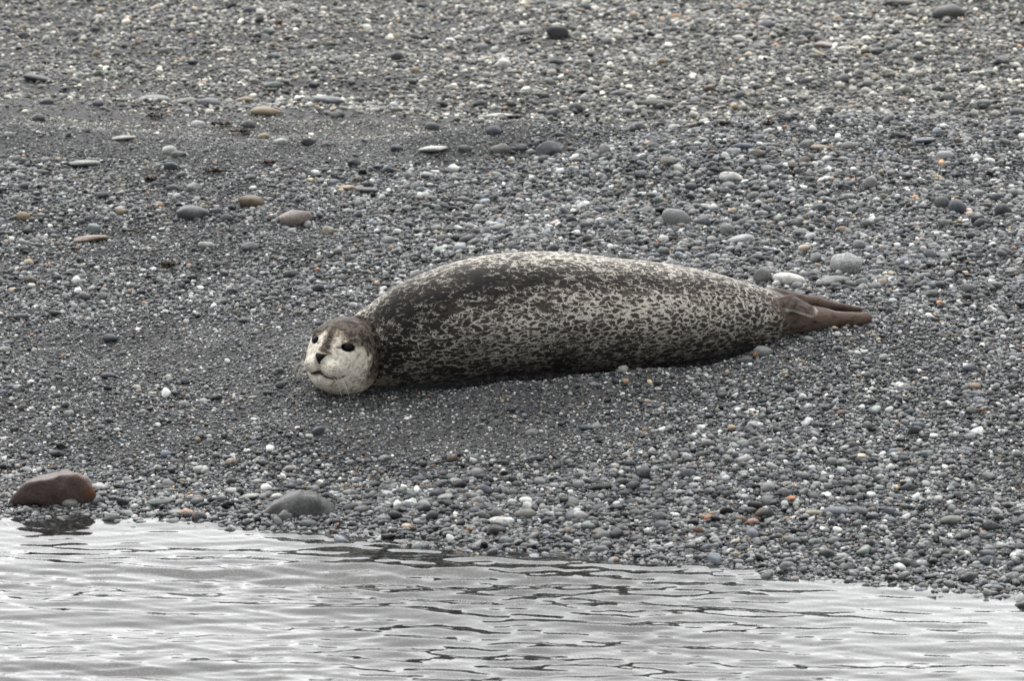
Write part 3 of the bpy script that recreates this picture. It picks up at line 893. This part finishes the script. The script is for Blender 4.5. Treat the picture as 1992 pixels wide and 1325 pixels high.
S('stone', 1795, 272, 48, 15, (.13, .14, .16), 'blue grey flat stone on the shingle crest', cat='stone')
S('stone', 1472, 299, 38, 18, (.10, .09, .07), 'brown arched stone on the shingle crest', cat='stone')
S('pebble', 1427, 296, 32, 17, (.27, .29, .28), 'pale grey pebble beside the brown arched stone on the crest')
S('pebble', 1445, 285, 40, 16, (.07, .08, .10), 'dark blue stone just behind the pale grey pebble on the crest')
S('pebble', 1594, 287, 36, 14, (.26, .21, .155), 'tan oval pebble on the shingle crest')
S('pebble', 1650, 284, 32, 18, (.18, .175, .165), 'round grey pebble right of the tan oval pebble on the crest')
S('pebble', 1570, 281, 34, 18, (.17, .17, .16), 'warm grey pebble touching the tan oval pebble on the crest')
S('stone', 1838, 304, 36, 20, (.27, .28, .275), 'pale notched stone on the right end of the shingle crest', cat='stone', angular=.3)
S('pebble', 1692, 357, 28, 28, (.24, .24, .23), 'pale upright pebble in the shingle behind the seal', tilt=.5)
S('pebble', 1247, 314, 28, 18, (.05, .055, .07), 'dark blue oval pebble on the shingle behind the seal')
S('pebble', 1298, 315, 30, 20, (.19, .185, .16), 'greenish square pebble right of the dark blue oval one', angular=.4)
S('stone', 978, 126, 34, 22, (.50, .50, .47), 'white humped stone on the far upper beach', cat='stone')
S('stone', 1604, 88, 44, 14, 'pinkish', 'flat pink stone on the far upper beach', cat='stone')
S('stone', 1490, 49, 42, 19, (.12, .125, .135), 'blue grey rounded stone on the far upper beach', cat='stone')
S('stone', 1755, 7, 66, 16, (.06, .055, .05), 'long dark flat stone at the top of the beach', cat='stone', deep=.4)
S('stone', 1845, 26, 66, 34, (.07, .07, .068), 'big dark stone at the top of the beach', cat='stone', angular=.3)
S('stone', 76, 153, 62, 16, (.06, .062, .062), 'long dark stone on the far sand of the upper beach', cat='stone')
S('stone', 305, 191, 64, 18, (.14, .155, .145), 'greenish grey arched stone in the row on the upper beach', cat='stone')
S('stone', 364, 196, 44, 14, (.20, .20, .185), 'pale flat stone in the row on the upper beach', cat='stone')
S('stone', 406, 201, 48, 22, (.15, .155, .165), 'blue grey stone in the row on the upper beach', cat='stone')
S('stone', 475, 194, 38, 12, (.25, .20, .14), 'tan flat stone at the end of the row on the upper beach', cat='stone')
S('stone', 640, 195, 64, 17, (.17, .175, .185), 'long pale blue grey stone on the upper beach', cat='stone')
S('stone', 530, 166, 40, 14, (.13, .16, .145), 'green grey stone just above the tan row stone', cat='stone')
S('stone', 165, 316, 62, 16, (.25, .255, .235), 'long pale greenish flat stone on the dark sand', cat='stone')
S('stone', 240, 268, 52, 11, (.29, .29, .28), 'thin pale flat stone on the dark sand', cat='stone')
S('pebble', 386, 243, 30, 16, (.40, .41, .40), 'whitish humped pebble on the dark sand')
S('pebble', 183, 446, 28, 20, (.17, .20, .205), 'pale blue pointed pebble behind the buried tan pink stone', angular=.6)
S('pebble', 545, 276, 28, 14, (.33, .35, .33), 'pale smooth pebble on the dark sand above the seal head')

# the other big pebbles: alike but for their place
def zone(u, v):
    if v > 1128 - 900 / 1992 * 0 and False: pass
    sv = np.interp(u, _su, _sv)
    if v > sv - 55: return 'edge'
    if v < 255: return 'far'
    if v > np.interp(u, [0, 600, 780, 1000, 1300, 1500, 1992], [700, 770, 758, 725, 720, 680, 600]): return 'front'
    return 'back'
ZL = {'edge': ('wet {} pebble lying in the shallow edge of the water', 'wet {} pebbles at the water line'),
      'front': ('rounded {} pebble on the shingle between the seal and the water', '{} pebbles between seal and water'),
      'back': ('rounded {} pebble on the shingle slope behind the seal', '{} pebbles behind the seal'),
      'far': ('weathered {} stone on the far upper beach', '{} stones on the upper beach')}
n_done = 0
rr = np.random.default_rng(99)
def in_seal(u, v):
    return 560 < u < 1740 and np.interp(u, [560, 600, 700, 760, 1000, 1250, 1500, 1740], [600, 590, 570, 520, 460, 470, 530, 570]) < v < np.interp(u, [560, 600, 700, 1000, 1500, 1740], [740, 800, 800, 745, 720, 660])
while n_done < 205:
    u, v = rr.uniform(-20, 2010), rr.uniform(5, 1150)
    if in_seal(u, v): continue
    z = zone(u, v)
    if v > np.interp(u, _su, _sv) + 14: continue
    # where the photograph has few big pebbles
    keep = {'edge': .9, 'front': .12 + .6 * float(smooth(820, 960, v) * smooth(500, 1000, u)), 'back': .25 + .5 * float(smooth(1000, 1300, u)), 'far': .35}[z]
    if rr.random() > keep: continue
    w = rr.uniform(20, 32) * (1.15 if z == 'edge' else 1)
    if any(abs(u - a) < (w + b) * .52 and abs(v - c) < (w * .5 + d) * .6 for a, c, b, d in TAKEN): continue
    cn = ['dark grey', 'mid grey', 'blue grey', 'pale grey', 'greenish grey', 'tan'][rr.choice(6, p=[.2, .3, .14, .22, .1, .04])]
    lab, grp = ZL[z]
    S('pebble', u, v, w, w * rr.uniform(.42, .66), cn, lab.format(cn), grp.format(cn), sub=ICO3, angular=float(rr.choice([0, 0, .25, .6])), cat='pebble' if z != 'far' else 'stone')
    n_done += 1

# ------------------------------------------------------------------ scraps of weed on the strand
m = NT('dried_seaweed')
nz = m.n('TexNoise', {'Vector': m.n('TexCoord').outputs['Object'], 'Scale': 120.0, 'Detail': 3.0})
m.done(m.n('BsdfPrincipled', {'Base Color': m.mix(m.rng(nz.outputs[0], .35, .65), (.016, .011, .008), (.060, .032, .018)), 'Roughness': .5}))
MAT_WEED = m.m
WEED = [(435, 246, 46, 'on the dark sand below the tan stone'), (300, 230, 40, 'in the dark sand band of the upper beach'), (420, 337, 40, 'lying on gravel above the brown stone'),
        (333, 519, 40, 'on the gravel up-slope of the seal head'), (527, 320, 26, 'on gravel right of the white humped pebble'), (293, 353, 22, 'on gravel below the white humped pebble'),
        (1412, 245, 30, 'on the shingle crest'), (1497, 246, 28, 'just behind the shingle crest'), (470, 259, 44, 'lying beside a paler pebble on the dark sand')]
for u, v, w, wh in WEED:
    p = hit(u, v)[0]
    a = w / 2 / SCALE
    vs_, fs = [], []
    for k in range(7):
        q = Vector((random.uniform(-.75, .75) * a, random.uniform(-.8, .8) * a, .004))
        ang = random.uniform(-.7, .7); pts = []
        for i in range(6):
            t = i / 5 - .5
            pts.append(q + Vector((math.cos(ang) * t * a * 1.1, math.sin(ang) * t * a * 1.1 + .006 * math.sin(i * 1.9 + k), .004 + .006 * abs(math.sin(i * 1.3 + k)))))
        a_, b_ = tube(pts, .0052, .0022, 5)
        fs += [tuple(i + len(vs_) for i in f) for f in b_]; vs_ += a_
    o = link_mesh('seaweed_scrap', vs_, fs, MAT_WEED)
    o.location = (p[0], p[1], float(height(p[0], p[1])))
    tag(o, 'small dark brown scrap of seaweed ' + wh, 'seaweed', 'scraps of seaweed')

# ------------------------------------------------------------------ gravel: hundreds of thousands of pebbles, instanced on points
PROTO = []
pr = np.random.default_rng(3)
for k in range(14):
    v, f = stone_shape(ICO2, pr, .28, .0 if k % 3 else .55)
    v = v * np.array([1, pr.uniform(.62, .95), pr.uniform(.42, .72)])
    me = bpy.data.meshes.new('gravel_grain')
    me.from_pydata(v.tolist(), [], f.tolist())
    me.polygons.foreach_set('use_smooth', np.ones(len(me.polygons), bool))
    me.materials.append(MAT_GRAVEL)
    PROTO.append(bpy.data.objects.new('gravel_grain', me))

def coarse(x, y):
    """0 = fine dark grit, 1 = pebbly"""
    s = y - shore(np.clip(x, -4, 4))
    n = .5 * vnoise(x * 1.1 + 7, y * 2.6, 51) + .3 * vnoise(x * 3.1, y * 6.5, 52)
    c = .62 + .60 * n
    c = c + .75 * smooth(.75, .15, s) * smooth(-1.2, .1, x) + .45 * smooth(.28, .05, s)          # band along the water
    c = c - .50 * smooth(.35, .7, s) * smooth(1.75, 1.25, s) * smooth(.55, -.1, x)               # fine grit round the head
    c = c + .42 * smooth(1.7, 2.1, s) * smooth(-.6, .4, x)                                       # shingle behind
    yc = crest(x)
    c = c - .85 * smooth(-.35, -.15, y - yc) * smooth(.55, .35, y - yc) * smooth(.7, -.3, x) - .35 * smooth(.0, .1, y - yc) * smooth(.5, .3, y - yc)   # dark sand band
    return np.clip(c, 0, 1)

def scatter(n, x0, x1, y0, y1, size, r):
    x = r.uniform(x0, x1, n); y = r.uniform(y0, y1, n)
    return x, y
PTS, SC, EU, TI, WE, SE = [], [], [], [], [], []
tin = np.array([PAL[k] for k in ('dark grey', 'mid grey', 'blue grey', 'pale grey', 'greenish grey', 'white', 'tan', 'brown', 'orange', 'black', 'pinkish')])
tp = np.array([.23, .25, .10, .25, .06, .045, .020, .015, .003, .06, .005]); tp /= tp.sum()
def add(n, x0, x1, y0, y1, dmin, dmax, power, need, r, dens=None):
    x = r.uniform(x0, x1, n); y = r.uniform(y0, y1, n)
    c = coarse(x, y)
    s = y - shore(x)
    keep = (s > -.45) & need(c, r.random(n))
    # nothing inside the seal
    dy = np.abs(y - axis_y(x)); ins = (x > AX[0] - .07) & (x < AX[-1] - .08) & (dy < np.interp(x, AX, AA) * .62)
    keep &= ~ins
    x, y, c = x[keep], y[keep], c[keep]
    k = len(x)
    d = dmin + (dmax - dmin) * r.random(k) ** power
    d *= .75 + .5 * c
    z = height(x, y) + d * r.uniform(-.06, .26, k)
    PTS.append(np.stack([x, y, z], 1)); SC.append(d / 2)
    EU.append(np.stack([r.normal(0, .28, k) - .13, r.normal(0, .28, k), r.uniform(0, 6.283, k)], 1))
    t = tin[r.choice(len(tin), size=k, p=tp)] * np.exp(r.normal(-.08, .58, k))[:, None]
    t = np.minimum(t, .85 * t / t.max(1, keepdims=True))
    far = smooth(-.05, .25, y - crest(x))[:, None]
    t = t * (1 - far) + (t * np.array([1.30, 1.24, 1.12]) + .02) * far          # the dry upper beach is paler and warmer stone
    TI.append(t); WE.append(smooth(.20, -.02, y - shore(x)) * .9); SE.append(r.uniform(0, 60, k))
rg = np.random.default_rng(17)
add(420000, -2.5, 2.5, -.6, 4.2, .0055, .0125, 1.4, lambda c, q: q < .78 + .22 * c, rg)
add(105000, -2.5, 2.5, -.6, 4.2, .0108, .0235, 1.9, lambda c, q: q < .08 + .92 * c, rg)
add(7500, -2.5, 2.5, -.6, 4.2, .021, .037, 1.8, lambda c, q: q < .04 + .9 * c, rg)
add(125000, -2.9, 2.9, 4.1, 8.6, .007, .018, 1.6, lambda c, q: q < .55 + .45 * c, rg)
add(10000, -2.9, 2.9, 3.8, 8.6, .018, .036, 2.2, lambda c, q: q < .15 + .85 * c, rg)
PTS, SC, EU, TI, WE, SE = [np.concatenate(q) for q in (PTS, SC, EU, TI, WE, SE)]
print('gravel', len(PTS))
gm = bpy.data.meshes.new('gravel')
gm.vertices.add(len(PTS)); gm.vertices.foreach_set('co', PTS.astype(np.float32).ravel())
for nm, typ, arr, key in (('size', 'FLOAT', SC, 'value'), ('turn', 'FLOAT_VECTOR', EU, 'vector'), ('tint', 'FLOAT_VECTOR', TI, 'vector'),
                          ('wet', 'FLOAT', WE, 'value'), ('seed', 'FLOAT', SE, 'value')):
    gm.attributes.new(nm, typ, 'POINT').data.foreach_set(key, np.asarray(arr, np.float32).ravel())
gravel = bpy.data.objects.new('gravel', gm)
COL.objects.link(gravel)
tag(gravel, 'loose grey gravel and small pebbles covering the whole beach', 'gravel', kind='stuff')
ng = bpy.data.node_groups.new('gravel_scatter', 'GeometryNodeTree')
ng.interface.new_socket('Geometry', in_out='INPUT', socket_type='NodeSocketGeometry')
ng.interface.new_socket('Geometry', in_out='OUTPUT', socket_type='NodeSocketGeometry')
gi, go = ng.nodes.new('NodeGroupInput'), ng.nodes.new('NodeGroupOutput')
jn = ng.nodes.new('GeometryNodeJoinGeometry')
for p in PROTO:
    oi = ng.nodes.new('GeometryNodeObjectInfo'); oi.inputs['Object'].default_value = p
    g2 = ng.nodes.new('GeometryNodeGeometryToInstance')
    ng.links.new(oi.outputs['Geometry'], g2.inputs[0]); ng.links.new(g2.outputs[0], jn.inputs[0])
m2p = ng.nodes.new('GeometryNodeMeshToPoints')
iop = ng.nodes.new('GeometryNodeInstanceOnPoints')
iop.inputs['Pick Instance'].default_value = True
def named(n, t):
    a = ng.nodes.new('GeometryNodeInputNamedAttribute'); a.data_type = t; a.inputs['Name'].default_value = n
    return a.outputs['Attribute']
ng.links.new(gi.outputs[0], m2p.inputs['Mesh'])
ng.links.new(m2p.outputs[0], iop.inputs['Points'])
ng.links.new(jn.outputs[0], iop.inputs['Instance'])
ng.links.new(named('turn', 'FLOAT_VECTOR'), iop.inputs['Rotation'])
ng.links.new(named('size', 'FLOAT'), iop.inputs['Scale'])
ng.links.new(iop.outputs[0], go.inputs[0])
md = gravel.modifiers.new('gravel_scatter', 'NODES')
md.node_group = ng
